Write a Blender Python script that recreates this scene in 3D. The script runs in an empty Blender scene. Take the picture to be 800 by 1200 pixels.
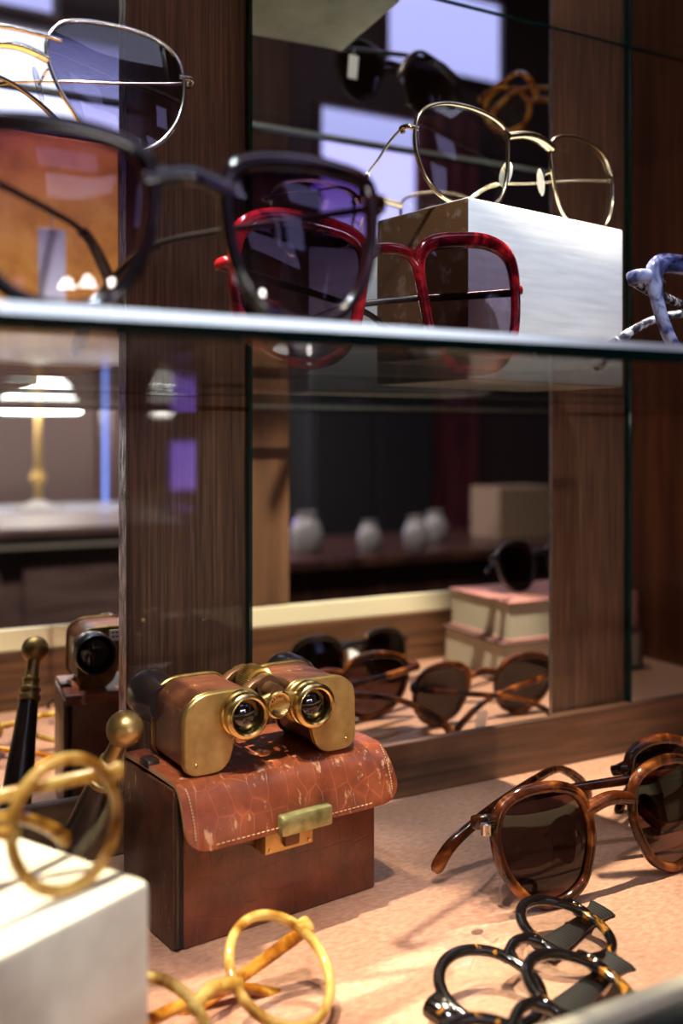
import bpy, bmesh, math, random
from mathutils import Vector, Matrix, Euler
random.seed(4)
S = bpy.context.scene
COL = S.collection
PI = math.pi
R = math.radians

# ------------------------------------------------------------------ camera
cd = bpy.data.cameras.new('camera'); cam = bpy.data.objects.new('camera', cd); COL.objects.link(cam)
cam.location = (0, -0.57, 0.24)
cam.rotation_euler = (R(90), 0, -R(28.57))
cd.sensor_fit = 'AUTO'; cd.sensor_width = 36; cd.lens = 35.1
cd.shift_y = -85 / 1200
cd.clip_start = 0.01; cd.clip_end = 50
cd.dof.use_dof = True; cd.dof.focus_distance = 0.53; cd.dof.aperture_fstop = 5.6
S.camera = cam
# ------------------------------------------------------------------ world, colour management
w = bpy.data.worlds.new('world'); S.world = w; w.use_nodes = True
w.node_tree.nodes['Background'].inputs[0].default_value = (0.55, 0.5, 0.62, 1)
w.node_tree.nodes['Background'].inputs[1].default_value = 0.02
S.view_settings.view_transform = 'Standard'; S.view_settings.look = 'None'
S.view_settings.exposure = 0.0; S.view_settings.gamma = 1.0; S.view_settings.use_curve_mapping = False
S.cycles.transparent_max_bounces = 48
S.cycles.max_bounces = 10; S.cycles.glossy_bounces = 7; S.cycles.diffuse_bounces = 3
S.cycles.blur_glossy = 0.6
S.cycles.sample_clamp_indirect = 4.0
# ------------------------------------------------------------------ lights
def spot(name, loc, target, energy, col, size=80, blend=0.6, rad=0.012):
    d = bpy.data.lights.new(name, 'SPOT'); o = bpy.data.objects.new(name, d); COL.objects.link(o)
    d.energy = energy; d.color = col; d.spot_size = R(size); d.spot_blend = blend; d.shadow_soft_size = rad
    o.location = loc
    o.rotation_euler = (Vector(target) - Vector(loc)).to_track_quat('-Z', 'Y').to_euler()
    return o
WARM = (1.0, 0.80, 0.62); COOL = (0.86, 0.90, 1.0)
spot('display_spot', (0.06, -0.10, 0.76), (0.13, -0.19, 0), 70, WARM, 30, 0.35, 0.004)
spot('display_spot', (0.47, -0.055, 0.76), (0.43, -0.20, 0), 92, WARM, 40, 0.4, 0.004)  # added lamp standing in for light bounced off the mirrors
spot('display_spot', (0.29, -0.42, 0.78), (0.385, -0.10, 0.32), 14, COOL, 38, 0.7, 0.010)
spot('display_spot', (0.02, -0.42, 0.78), (0.06, -0.21, 0.28), 20, COOL, 48, 0.7, 0.010)
spot('display_spot', (0.12, -0.42, 0.80), (0.215, -0.14, 0.04), 40, WARM, 18, 0.8, 0.012)  # added fill to brighten the case front, not a cabinet fixture
spot('display_spot', (0.66, -0.30, 0.80), (0.69, -0.24, 0.0), 9, WARM, 34, 0.6, 0.012)
spot('shop_spot', (1.6, -1.6, 1.9), (1.8, -2.8, -0.2), 40, (1, .85, .7), 100, 0.8, 0.05)
spot('shop_spot', (0.6, -1.4, 1.9), (0.8, -2.6, -0.2), 150, (1, .88, .82), 90, 0.8, 0.05)
ad = bpy.data.lights.new('shop_ambient_fill', 'AREA'); ao = bpy.data.objects.new('shop_ambient_fill', ad); COL.objects.link(ao)
ad.shape = 'RECTANGLE'; ad.size = 3.0; ad.size_y = 1.6; ad.energy = 32; ad.color = (.72, .70, 1.0); ao.location = (1.6, -2.2, 2.85)  # unseen fill light without a fixture, added to lift the shop's ambient level

# ------------------------------------------------------------------ material helpers
MATS = {}
class NT:
    def __init__(s, name):
        s.m = bpy.data.materials.new(name); s.m.use_nodes = True
        s.n = s.m.node_tree.nodes; s.l = s.m.node_tree.links; s.n.clear()
        s.out = s.n.new('ShaderNodeOutputMaterial'); MATS[name] = s.m
    def add(s, t, **k):
        n = s.n.new('ShaderNode' + t)
        for a, b in k.items():
            if a in n.inputs: n.inputs[a].default_value = b
            else: setattr(n, a, b)
        return n
    def li(s, a, b, i=0, o=0):
        s.l.new(a.outputs[o], b.inputs[i]); return b
def c4(c): return (c[0], c[1], c[2], 1)
def srgb(r, g, b):
    f = lambda v: (v/255/12.92 if v/255 <= 0.04045 else ((v/255+0.055)/1.055)**2.4)
    return (f(r), f(g), f(b))
def princ(name, col, rough=.4, metal=0, coat=0, spec=.5, emit=None, estr=0):
    t = NT(name); p = t.add('BsdfPrincipled')
    p.inputs['Base Color'].default_value = c4(col); p.inputs['Roughness'].default_value = rough
    p.inputs['Metallic'].default_value = metal; p.inputs['Coat Weight'].default_value = coat
    p.inputs['Coat Roughness'].default_value = .08
    p.inputs['Specular IOR Level'].default_value = spec
    if emit: p.inputs['Emission Color'].default_value = c4(emit); p.inputs['Emission Strength'].default_value = estr
    t.li(p, t.out); t.p = p
    return t
def ramp(t, stops, interp='LINEAR'):
    r = t.add('ValToRGB'); e = r.color_ramp; e.interpolation = interp
    while len(e.elements) < len(stops): e.elements.new(.5)
    for el, (pos, c) in zip(e.elements, stops): el.position = pos; el.color = c4(c)
    return r
def coords(t, scale=(1,1,1), rot=(0,0,0), kind='Object'):
    tc = t.add('TexCoord'); mp = t.add('Mapping')
    mp.inputs['Scale'].default_value = scale; mp.inputs['Rotation'].default_value = rot
    t.l.new(tc.outputs[kind], mp.inputs[0]); return mp
def noise_mat(name, stops, scale, nscale=1.0, detail=6, rough=.4, coat=0, metal=0, bump=0, bscale=None, distort=0, transl=0, spec=.5, nrough=.55, rot=(0,0,0)):
    """a Principled surface coloured by a stretched noise; optional bump and translucency"""
    t = NT(name); mp = coords(t, scale, rot)
    n = t.add('TexNoise', Scale=nscale, Detail=detail, Roughness=nrough, Distortion=distort); t.li(mp, n, 'Vector')
    r = ramp(t, stops); t.li(n, r)
    p = t.add('BsdfPrincipled'); t.li(r, p, 'Base Color')
    p.inputs['Roughness'].default_value = rough; p.inputs['Coat Weight'].default_value = coat
    p.inputs['Coat Roughness'].default_value = .1; p.inputs['Metallic'].default_value = metal
    p.inputs['Specular IOR Level'].default_value = spec
    if bump:
        b = t.add('Bump', Strength=bump, Distance=.001); t.li(n, b, 'Height'); t.li(b, p, 'Normal')
    t.p, t.r, t.nz, t.mp = p, r, n, mp
    if transl:
        tr = t.add('BsdfTranslucent'); t.li(r, tr, 'Color'); mx = t.add('MixShader', Fac=transl)
        t.li(p, mx, 1); t.li(tr, mx, 2); t.li(mx, t.out)
    else: t.li(p, t.out)
    return t
def glassy(name, tint, ior=1.5, rough=0.0, grad=None, gain=1.0):
    """thin glass: tinted see-through plus Fresnel gloss. grad=(z0, z1, tint_low, tint_high) is a dyed lens"""
    t = NT(name); tr = t.add('BsdfTransparent'); gl = t.add('BsdfGlossy', Roughness=rough)
    fr = t.add('Fresnel'); mx = t.add('MixShader')
    ge = t.add('NewGeometry'); mi = t.add('MapRange'); mi.inputs[3].default_value = ior; mi.inputs[4].default_value = 1/ior
    t.l.new(ge.outputs['Backfacing'], mi.inputs[0]); t.l.new(mi.outputs[0], fr.inputs['IOR'])
    tr.inputs[0].default_value = c4(tint)
    if grad:
        mp = coords(t); sx = t.add('SeparateXYZ'); t.li(mp, sx)
        mr = t.add('MapRange'); mr.inputs[1].default_value = grad[0]; mr.inputs[2].default_value = grad[1]
        t.l.new(sx.outputs[2], mr.inputs[0])
        r = ramp(t, [(0, grad[2]), (1, grad[3])]); t.li(mr, r); t.li(r, tr)
    if gain != 1.0:
        ma = t.add('Math', operation='MULTIPLY'); ma.inputs[1].default_value = gain; ma.use_clamp = True
        t.li(fr, ma); t.li(ma, mx)
    else: t.li(fr, mx)
    t.li(tr, mx, 1); t.li(gl, mx, 2); t.li(mx, t.out); return t

# ------------------------------------------------------------------ materials
def wood(name, dark, mid, light, scale=(90, 90, 5), rough=.32, coat=.5, rot=(0,0,0)):
    t = noise_mat(name, [(.3, dark), (.5, mid), (.72, light)], scale, 1.0, 5, rough, coat, bump=.12, distort=.6, rot=rot)
    return t
wood('pilaster_wood', srgb(46,29,20), srgb(74,48,33), srgb(98,66,46), (640, 640, 14), .5, .45)
MATS['pilaster_wood'].node_tree.nodes['Principled BSDF'].inputs['Specular IOR Level'].default_value = .2
MATS['pilaster_wood'].node_tree.nodes['Principled BSDF'].inputs['Coat Roughness'].default_value = .03
wood('rail_wood', srgb(48,30,20), srgb(84,54,36), srgb(112,74,50), (7, 120, 120), .42, .2)
wood('side_wood', srgb(66,36,23), srgb(96,54,34), srgb(122,73,48), (60, 60, 4), .4, .3)
wood('post_wood', srgb(66,44,31), srgb(90,62,44), srgb(110,78,57), (60, 60, 5), .45, .1)
wood('shop_wood', srgb(40,24,20), srgb(70,42,34), srgb(95,62,48), (12, 12, 2), .4, .2)
wood('bench_wood', srgb(92,70,64), srgb(124,98,90), srgb(150,124,114), (3, 20, 20), .4, .2)
# pinkish leather-covered deck
t = noise_mat('deck_cover', [(.25, srgb(138,96,76)), (.5, srgb(164,119,97)), (.78, srgb(184,140,118))], (220, 420, 220), 1, 6, .5, .05, bump=.06)
n2 = t.add('TexNoise', Scale=14.0, Detail=4.0); tc = t.add('TexCoord'); t.l.new(tc.outputs['Object'], n2.inputs['Vector'])
r2 = ramp(t, [(.35, (.62,.60,.58)), (.6, (1,1,1))]); t.li(n2, r2)
mx = t.add('MixRGB', blend_type='MULTIPLY'); mx.inputs[0].default_value = .45
t.l.new(t.r.outputs[0], mx.inputs[1]); t.l.new(r2.outputs[0], mx.inputs[2]); t.l.new(mx.outputs[0], t.p.inputs['Base Color'])
# mirror silver
princ('mirror_silver', (.80,.81,.82), 0.012, 1.0)
t = noise_mat('mirror_edge_silver', [(.3, (.16,.15,.13)), (.46, (.6,.58,.53)), (.6, (.96,.94,.9))], (900, 900, 90), 1, 4, .3, 0, 1.0, bump=.8)
t = NT('glass_edge'); p = t.add('BsdfPrincipled'); p.inputs['Base Color'].default_value = c4(srgb(5,34,31)); p.inputs['Roughness'].default_value = .05
p.inputs['Specular IOR Level'].default_value = .6; t.li(p, t.out)
t = NT('glass_highlight_edge'); p = t.add('BsdfPrincipled'); p.inputs['Base Color'].default_value = c4(srgb(232,240,244)); p.inputs['Roughness'].default_value = .25; t.li(p, t.out)  # near-white base holds the bright glint of the shelf's bevelled edge
glassy('shelf_glass', (.955,.985,.972), 1.26)
princ('track_cream', srgb(224,212,182), .4, 0, .1)
princ('track_dark', srgb(28,34,30), .4)
# paint and raw wood of the display blocks
t = noise_mat('white_paint', [(.3, srgb(214,218,224)), (.6, srgb(236,239,243))], (20, 20, 260), 1, 4, .42, .1, bump=.05)
t = noise_mat('amber_wood', [(.28, srgb(160,98,32)), (.5, srgb(214,146,58)), (.75, srgb(236,178,86))], (50, 50, 50), 1, 7, .42, .3, bump=.25)
t = NT('worn_paint'); mp = coords(t, (60, 60, 60)); nz = t.add('TexNoise', Scale=1.4, Detail=8.0, Roughness=.65); t.li(mp, nz, 'Vector')
r = ramp(t, [(.54, srgb(108,74,42)), (.62, srgb(140,118,102))]); t.li(nz, r); p = t.add('BsdfPrincipled', Roughness=.5); t.li(r, p, 'Base Color')
b = t.add('Bump', Strength=.4, Distance=.001); t.li(nz, b, 'Height'); t.li(b, p, 'Normal'); t.li(p, t.out)
t = noise_mat('cream_paint', [(.3, srgb(204,194,170)), (.6, srgb(230,220,198))], (40, 40, 40), 1, 8, .5, 0, bump=.6)
t = noise_mat('olive_paint', [(.3, srgb(150,148,132)), (.6, srgb(178,176,160))], (30, 30, 30), 1, 4, .5)
# leather with crocodile embossing and scuffs
def leather(name, dark, mid, light, cell=(105, 105, 62), scuff=.68, scuffc=srgb(190,140,104), rough=.34, line=(.62,.58,.55)):
    t = NT(name); mp = coords(t, cell)
    vo = t.add('TexVoronoi', feature='DISTANCE_TO_EDGE', Scale=1.0, Randomness=.55); t.li(mp, vo, 'Vector')
    mp2 = coords(t, (40, 40, 40)); nz = t.add('TexNoise', Scale=1.0, Detail=7.0, Roughness=.6); t.li(mp2, nz, 'Vector')
    r = ramp(t, [(.3, dark), (.52, mid), (.75, light)]); t.li(nz, r)
    er = ramp(t, [(0.0, line), (.05, (1,1,1))]); t.li(vo, er)
    m1 = t.add('MixRGB', blend_type='MULTIPLY'); m1.inputs[0].default_value = .55; t.li(r, m1, 1); t.li(er, m1, 2)
    mp3 = coords(t, (150, 150, 40)); n3 = t.add('TexNoise', Scale=1.0, Detail=9.0, Roughness=.75); t.li(mp3, n3, 'Vector')
    sr = ramp(t, [(scuff, (0,0,0)), (scuff+.05, (1,1,1))]); t.li(n3, sr)
    m2 = t.add('MixRGB'); t.li(sr, m2, 0); t.li(m1, m2, 1); m2.inputs[2].default_value = c4(scuffc)
    p = t.add('BsdfPrincipled', Roughness=rough); t.li(m2, p, 'Base Color'); p.inputs['Coat Weight'].default_value = .25; p.inputs['Coat Roughness'].default_value = .25
    b = t.add('Bump', Strength=.35, Distance=.0006); t.li(er, b, 'Height')
    b2 = t.add('Bump', Strength=.25, Distance=.0008); t.li(nz, b2, 'Height'); t.li(b, b2, 'Normal'); t.li(b2, p, 'Normal')
    t.li(p, t.out)
leather('case_leather', srgb(66,30,18), srgb(104,50,30), srgb(132,68,42))
leather('flap_leather', srgb(88,38,22), srgb(132,64,38), srgb(160,86,54), scuff=.57, scuffc=srgb(196,146,112), line=(1.7,1.6,1.5))
leather('side_leather', srgb(44,22,15), srgb(72,38,26), srgb(96,54,36), scuff=.63)
leather('binocular_leather', srgb(46,22,14), srgb(88,46,28), srgb(132,80,52), (300,300,300), .61, srgb(176,132,98), .4)
leather('dark_leather', srgb(26,18,16), srgb(40,28,24), srgb(56,40,34), (80,80,80), .72, srgb(90,70,60))
princ('leather_edge', srgb(196,150,108), .6); princ('gap_black', srgb(10,8,7), .8)
princ('stitch_thread', srgb(206,170,130), .7)
noise_mat('brass', [(.25, srgb(150,120,70)), (.55, srgb(184,152,96)), (.8, srgb(202,174,120))], (90,90,90), 1, 6, .36, 0, .85, bump=.1)
noise_mat('bright_brass', [(.3, srgb(178,146,86)), (.6, srgb(216,186,124))], (60,60,60), 1, 4, .22, 0, 1.0)
noise_mat('old_brass', [(.3, srgb(112,88,48)), (.6, srgb(166,136,80))], (120,120,120), 1, 5, .32, 0, .9, bump=.1)
noise_mat('green_brass', [(.3, srgb(120,116,72)), (.6, srgb(164,160,112))], (150,150,150), 1, 5, .34, 0, .6, bump=.15)
princ('dark_brass', srgb(96,66,44), .35, .6)
princ('optic_black', srgb(6,6,9), .06, 0, 1.0, .6); princ('black_paint', srgb(36,26,26), .3, 0, .4)
princ('ink', srgb(40,34,34), .6)
noise_mat('ebony', [(.3, srgb(20,12,10)), (.6, srgb(42,26,20))], (200,200,20), 1, 4, .3, .4)
princ('paper', srgb(236,238,244), .7); princ('thread', srgb(225,222,215), .6)
# spectacle materials
def tort(name, dark, mid, light, sc=110, transl=.25, rough=.1, lo=.40, hi=.62):
    noise_mat(name, [(lo, dark), ((lo+hi)/2, mid), (hi, light)], (sc, sc, sc), 1, 3, rough, .7, transl=transl, distort=.8)
tort('tortoise', srgb(28,13,8), srgb(96,44,18), srgb(196,112,48), 42, .4, .08, .36, .70)
tort('dark_tortoise', srgb(12,9,9), srgb(18,13,12), srgb(176,116,38), 90, .1, .1, .58, .72)
tort('amber_tortoise', srgb(70,30,10), srgb(150,74,22), srgb(214,138,50), 90)
tort('yellow_horn', srgb(112,64,20), srgb(194,148,64), srgb(228,200,122), 62, .5, .1, .36, .60)
tort('red_acetate', srgb(34,4,8), srgb(96,10,20), srgb(186,34,42), 50, .2, .08, .38, .66)
tort('burgundy_acetate', srgb(9,4,6), srgb(17,7,10), srgb(32,13,17), 60, .05)
tort('blue_marble', srgb(24,24,48), srgb(76,80,132), srgb(168,174,214), 60, .15)
tort('grey_marble', srgb(22,22,30), srgb(60,60,76), srgb(190,192,205), 160, .1)
tort('honey_acetate', srgb(150,80,14), srgb(200,126,34), srgb(232,176,74), 80, .4)
princ('black_acetate', srgb(14,12,13), .12, 0, .6)
princ('gold', srgb(226,210,174), .14, 1.0); princ('silver', srgb(214,212,206), .14, 1.0); princ('hinge_metal', srgb(150,140,120), .25, 1.0)
noise_mat('pad_silicone', [(.3, srgb(220,220,214)), (.6, srgb(236,236,232))], (50,50,50), 1, 2, .15, .5, transl=.5)
princ('gunmetal', srgb(60,54,54), .3, .8)
t = princ('ribbed_temple', srgb(40,36,36), .35, .2); mp = coords(t, (1,1,1)); wv = t.add('TexWave', Scale=140.0, bands_direction='X'); t.li(mp, wv, 'Vector')
rr = ramp(t, [(.45, srgb(14,12,12)), (.8, srgb(58,53,52))]); t.li(wv, rr); t.li(rr, t.p, 'Base Color')
glassy('clear_lens', (.97,.98,.975), 1.5, gain=1.1); glassy('clear_plastic', (.9,.9,.92), 1.5, gain=2.0)
glassy('brown_lens', (.30,.22,.21), 1.5, gain=1.0)
glassy('dark_lens', (.14,.11,.12), 1.5)
glassy('mauve_lens', (.52,.46,.53), 1.5)
glassy('purple_gradient_lens', (1,1,1), 1.5, grad=(.004, .05, (.93,.88,.90), (.36,.24,.46)))
glassy('aviator_lens', (1,1,1), 1.5, grad=(.0, .055, (.72,.70,.82), (.26,.24,.34)), gain=1.4)
# shop
princ('shop_plaster', srgb(70,52,48), .8); princ('shop_ceiling', srgb(120,112,104), .9); princ('shop_floor', srgb(66,48,38), .5)
noise_mat('maroon_cloth', [(.3, srgb(58,16,24)), (.6, srgb(104,34,42))], (30,30,3), 1, 4, .8)
def emis(name, col, s):
    t = NT(name); e = t.add('Emission', Strength=s); e.inputs[0].default_value = c4(col); t.li(e, t.out)
emis('lavender_window', (.52,.50,1.0), 1.6); emis('pale_window', (.68,.70,1.0), 2.6); emis('violet_screen', (.36,.20,1.0), 16.0)
emis('blue_window', (.20,.34,1.0), 2.2); emis('lamp_glow', (1.0,.95,.88), 30.0); emis('hot_bulb', (1.0,.93,.84), 90.0)
princ('ceramic', srgb(150,146,142), .2); princ('table_top', srgb(150,150,158), .25); princ('black_cloth', srgb(16,15,18), .8)
princ('book_cover', srgb(176,118,112), .6); princ('book_pages', srgb(176,168,150), .8); princ('book_dark', srgb(96,66,64), .6)
princ('tan_card', srgb(150,124,96), .7); princ('screen_body', srgb(20,20,24), .4)

# ------------------------------------------------------------------ mesh helpers
class MB:
    def __init__(s): s.v = []; s.f = []; s.mi = []
    def put(s, vs, fs, mi=0):
        o = len(s.v); s.v += [tuple(v) for v in vs]
        for f in fs: s.f.append([i + o for i in f]); s.mi.append(mi)
        return s
    def box(s, a, b, mi=0, bev=0, seg=2):
        bm = bmesh.new(); bmesh.ops.create_cube(bm, size=1)
        a = Vector(a); b = Vector(b)
        for v in bm.verts: v.co = Vector((a[i] + (v.co[i] + .5) * (b[i] - a[i]) for i in range(3)))
        if bev: bmesh.ops.bevel(bm, geom=bm.edges[:], offset=bev, segments=seg, profile=.5, affect='EDGES')
        bm.verts.ensure_lookup_table()
        s.put([v.co.copy() for v in bm.verts], [[v.index for v in f.verts] for f in bm.faces], mi); bm.free(); return s
    def sweep(s, pts, rad, n=10, up=(0,0,1), closed=False, mi=0, power=2.0):
        """rounded tube; rad = list of (half width across, half height along 'up') or one pair"""
        pts = [Vector(p) for p in pts]; N = len(pts); up = Vector(up)
        if not isinstance(rad, list): rad = [rad] * N
        rad = [(r, r) if not isinstance(r, tuple) else r for r in rad]
        vs = []; fs = []
        for i, p in enumerate(pts):
            t = (pts[(i+1) % N] - pts[i-1]) if closed else (pts[min(i+1, N-1)] - pts[max(i-1, 0)])
            t.normalize(); a = t.cross(up)
            if a.length < 1e-4: a = t.cross(Vector((1, .3, 0)))
            a.normalize(); b = a.cross(t).normalized()
            for k in range(n):
                th = 2*PI*k/n; c_, s_ = math.cos(th), math.sin(th)
                e = 2.0/power
                vs.append(p + a*rad[i][0]*math.copysign(abs(c_)**e, c_) + b*rad[i][1]*math.copysign(abs(s_)**e, s_))
        M = N if closed else N-1
        for i in range(M):
            j = (i+1) % N
            for k in range(n): fs.append([i*n+k, i*n+(k+1) % n, j*n+(k+1) % n, j*n+k])
        if not closed: fs.append(list(range(n))); fs.append([ (N-1)*n + k for k in range(n)][::-1])
        return s.put(vs, fs, mi)
    def lathe(s, prof, origin, axis, n=32, mi=0):
        """prof = [(radius, along axis)]"""
        ax = Vector(axis).normalized(); q = ax.to_track_quat('Z', 'Y'); o = Vector(origin); vs = []; fs = []
        for r, h in prof:
            for k in range(n):
                th = 2*PI*k/n; vs.append(o + q @ Vector((r*math.cos(th), r*math.sin(th), h)))
        for i in range(len(prof)-1):
            for k in range(n): fs.append([i*n+k, i*n+(k+1) % n, (i+1)*n+(k+1) % n, (i+1)*n+k])
        fs.append(list(range(n))[::-1]); fs.append([(len(prof)-1)*n+k for k in range(n)])
        return s.put(vs, fs, mi)
    def prism(s, outline, y0, y1, mi=0, bev=0):
        """outline in x,z extruded along y, with a small chamfer"""
        n = len(outline); cx = sum(p[0] for p in outline)/n; cz = sum(p[1] for p in outline)/n
        def ring(y, ins):
            out = []
            for i, p in enumerate(outline):
                a = outline[i-1]; b = outline[(i+1) % n]; d = Vector((b[0]-a[0], b[1]-a[1]))
                if d.length < 1e-9: d = Vector((1, 0))
                d.normalize(); out.append((p[0] - d[1]*ins, y, p[1] + d[0]*ins))
            return out
        rings = [ring(y0, bev), ring(y0 + bev, 0), ring(y1 - bev, 0), ring(y1, bev)] if bev else [ring(y0, 0), ring(y1, 0)]
        vs = [v for r_ in rings for v in r_]; fs = []
        for i in range(len(rings)-1):
            for k in range(n): fs.append([i*n+k, (i+1)*n+k, (i+1)*n+(k+1) % n, i*n+(k+1) % n])
        fs.append(list(range(n))); fs.append([(len(rings)-1)*n+k for k in range(n)][::-1])
        return s.put(vs, fs, mi)
    def build(s, name, mats, parent=None, smooth=35, bend=None):
        me = bpy.data.meshes.new(name)
        v = [bend(Vector(p)) for p in s.v] if bend else s.v
        me.from_pydata(v, [], s.f); me.validate()
        bm = bmesh.new(); bm.from_mesh(me); bmesh.ops.recalc_face_normals(bm, faces=bm.faces[:]); bm.to_mesh(me); bm.free()
        for m in (mats if isinstance(mats, (list, tuple)) else [mats]): me.materials.append(MATS[m])
        if len(me.polygons) == len(s.mi): me.polygons.foreach_set('material_index', s.mi)
        if smooth:
            me.polygons.foreach_set('use_smooth', [True]*len(me.polygons)); me.set_sharp_from_angle(angle=R(smooth))
        me.update()
        o = bpy.data.objects.new(name, me); COL.objects.link(o)
        if parent: o.parent = parent
        return o
def tag(o, label, cat, group=None):
    o['label'] = label; o['category'] = cat
    if group: o['group'] = group
    return o
def struct(o): o['kind'] = 'structure'; return o
def thing(name, label, cat, loc=(0,0,0), rot=(0,0,0), group=None):
    o = bpy.data.objects.new(name, None); COL.objects.link(o); o.location = loc; o.rotation_euler = rot; o.empty_display_size = .01
    return tag(o, label, cat, group)
def spline(ctrl, n=8, closed=False):
    P = [Vector(p) for p in ctrl]; N = len(P); out = []
    for i in range(N if closed else N-1):
        if closed: p0, p1, p2, p3 = P[i-1], P[i], P[(i+1) % N], P[(i+2) % N]
        else: p0, p1, p2, p3 = P[max(i-1,0)], P[i], P[i+1], P[min(i+2, N-1)]
        for k in range(n):
            u = k/n
            out.append(.5*((2*p1) + (p2-p0)*u + (2*p0-5*p1+4*p2-p3)*u*u + (3*p1-p0-3*p2+p3)*u**3))
    if not closed: out.append(P[-1])
    return out

# ================================================================== THE CABINET SHELL
struct(MB().box((-.5, -.345, -.02), (.83, .0, 0)).build('floor', 'deck_cover', smooth=0))
struct(MB().box((-.5, .006, -.02), (.83, .03, .95)).build('wall_back', 'pilaster_wood', smooth=0))
struct(MB().box((.82, -.345, 0), (.845, .006, .95), bev=.001).build('wall_right', 'side_wood', smooth=0))
struct(MB().box((-.525, -.345, -.02), (-.5, .03, .95)).build('wall_left', 'side_wood', smooth=0))
struct(MB().box((-.5, -.003, 0), (.82, .006, .037), bev=.0012).build('baseboard_back', 'rail_wood', smooth=0))
# front rail with cream runner, front post
struct(MB().box((-.5, -.358, -.02), (.83, -.343, .052), bev=.001).build('trim_1', 'rail_wood', smooth=0))
struct(MB().box((-.5, -.351, .052), (.83, -.345, .072), bev=.0012).build('trim_2', 'track_cream', smooth=0))
struct(MB().box((-.5, -.358, .052), (.83, -.352, .0685), bev=.0012).build('trim_3', 'track_dark', smooth=0))
struct(MB().box((.350, -.368, .072), (.439, -.346, .95), bev=.002).build('trim_4', 'post_wood', smooth=0))
# mirrors: silvered panes proud of the wood, green edge, worn bevel down the right side
def mirror(x0, x1, label):
    o = MB().box((x0 + .0006, 0, .037), (x1 - .0055, .0055, .93)).build('mirror', ['mirror_silver'], smooth=0)
    tag(o, label, 'mirror', 'mirror panels of the back wall')
    MB().box((x0 - .0016, -.0002, .037), (x0 + .0006, .0058, .93), bev=.0002).build('glass_edge', 'glass_edge', o, smooth=0)
    m = MB()
    m.put([(x1-.0055, -.0001, .037), (x1-.0006, .0022, .037), (x1-.0006, .0022, .93), (x1-.0055, -.0001, .93), (x1-.0006, .0058, .037), (x1-.0006, .0058, .93), (x1-.0055, .0058, .037), (x1-.0055, .0058, .93)],
          [[0,1,2,3], [1,4,5,2], [0,6,4,1], [3,2,5,7], [4,6,7,5]])
    m.build('bevelled_edge', 'mirror_edge_silver', o, smooth=0)
    MB().box((x0, -.0004, .0345), (x1, .0056, .0369)).build('bottom_edge', 'glass_edge', o, smooth=0)
mirror(-.35, .169, 'left mirror panel reflecting a white lamp and the case')
mirror(.247, .489, 'middle mirror panel between the two dark wooden uprights')
mirror(.565, .815, 'right mirror panel beyond the second upright, reflecting books')
# glass shelves
def shelf(z, label):
    x0, x1, y0, y1, h = -.49, .815, -.325, -.001, .0068
    o = MB().box((x0, y0 + .004, z - h), (x1, y1, z)).build('glass_shelf', 'shelf_glass', smooth=0)
    tag(o, label, 'shelf', 'glass shelves')
    m = MB()
    yb = y0 + .004
    # polished front edge: clear-green lower face with a chamfer above, its highlight painted pale
    m.put([(x0, yb, z-h), (x0, y0+.0006, z-h+.0004), (x0, y0, z-h*.42), (x0, yb-.0002, z+.0001), (x0, yb, z-h*.5),
           (x1, yb, z-h), (x1, y0+.0006, z-h+.0004), (x1, y0, z-h*.42), (x1, yb-.0002, z+.0001), (x1, yb, z-h*.5)],
          [[0,1,6,5], [1,2,7,6]], 0)
    m.put([(x0, y0, z-h*.42), (x0, yb-.0002, z+.0001), (x1, y0, z-h*.42), (x1, yb-.0002, z+.0001)], [[0,1,3,2]], 1)
    m.build('front_edge', ['glass_edge', 'glass_highlight_edge'], o, smooth=0)
    MB().box((x0, y1, z-h), (x1, y1+.0008, z-h+.0018)).build('back_edge', 'glass_edge', o, smooth=0)
shelf(.273, 'lower glass shelf carrying the red and purple sunglasses')
shelf(.548, 'upper glass shelf near the top of the picture')

# ================================================================== DISPLAY BLOCKS
def block(name, label, loc, yaw, size, mats, bev=.002):
    m = MB(); m.box((0, 0, 0), size, bev=bev, seg=2)
    o = m.build(name, mats, smooth=30); o.location = loc; o.rotation_euler = (0, 0, yaw)
    tag(o, label, 'block')
    me = o.data
    for p in me.polygons:                     # second slot: left face, unpainted or worn
        if len(mats) > 1 and p.normal.x < -.7: p.material_index = 1
    return o
block('display_block', 'white painted wooden block with worn brown side under the gold eyeglasses', (.3228, -.1225, .273), R(10), (.1405, .078, .1005), ['white_paint', 'worn_paint'])
block('display_block', 'bare amber wooden block on the lower glass shelf under the aviators', (.005, -.128, .273), R(2), (.1235, .085, .1005), ['amber_wood'])
block('display_block', 'cream painted block in the lower left corner under round spectacles', (.099 - .888*.09, -.262 - .458*.09, 0), R(27.3), (.09, .10, .100), ['cream_paint'], .003)
block('display_block', 'olive grey block seen from below through the upper glass shelf', (.255, -.135, .548), R(4), (.125, .10, .10), ['olive_paint'])

# ================================================================== SPECTACLES
def outline(ctrl, n=7): return [ (v.x, v.y) for v in spline([(a, b, 0) for a, b in ctrl], n, True)]
def superell(rx, rz, p=2.0, n=48, taper=0, skew=0):
    o = []
    for k in range(n):
        th = 2*PI*k/n; c, s = math.cos(th), math.sin(th)
        x = rx*math.copysign(abs(c)**(2/p), c); z = rz*math.copysign(abs(s)**(2/p), s)
        x *= 1 + taper*z/rz; z += skew*x/rx
        o.append((x, z))
    return o
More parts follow.
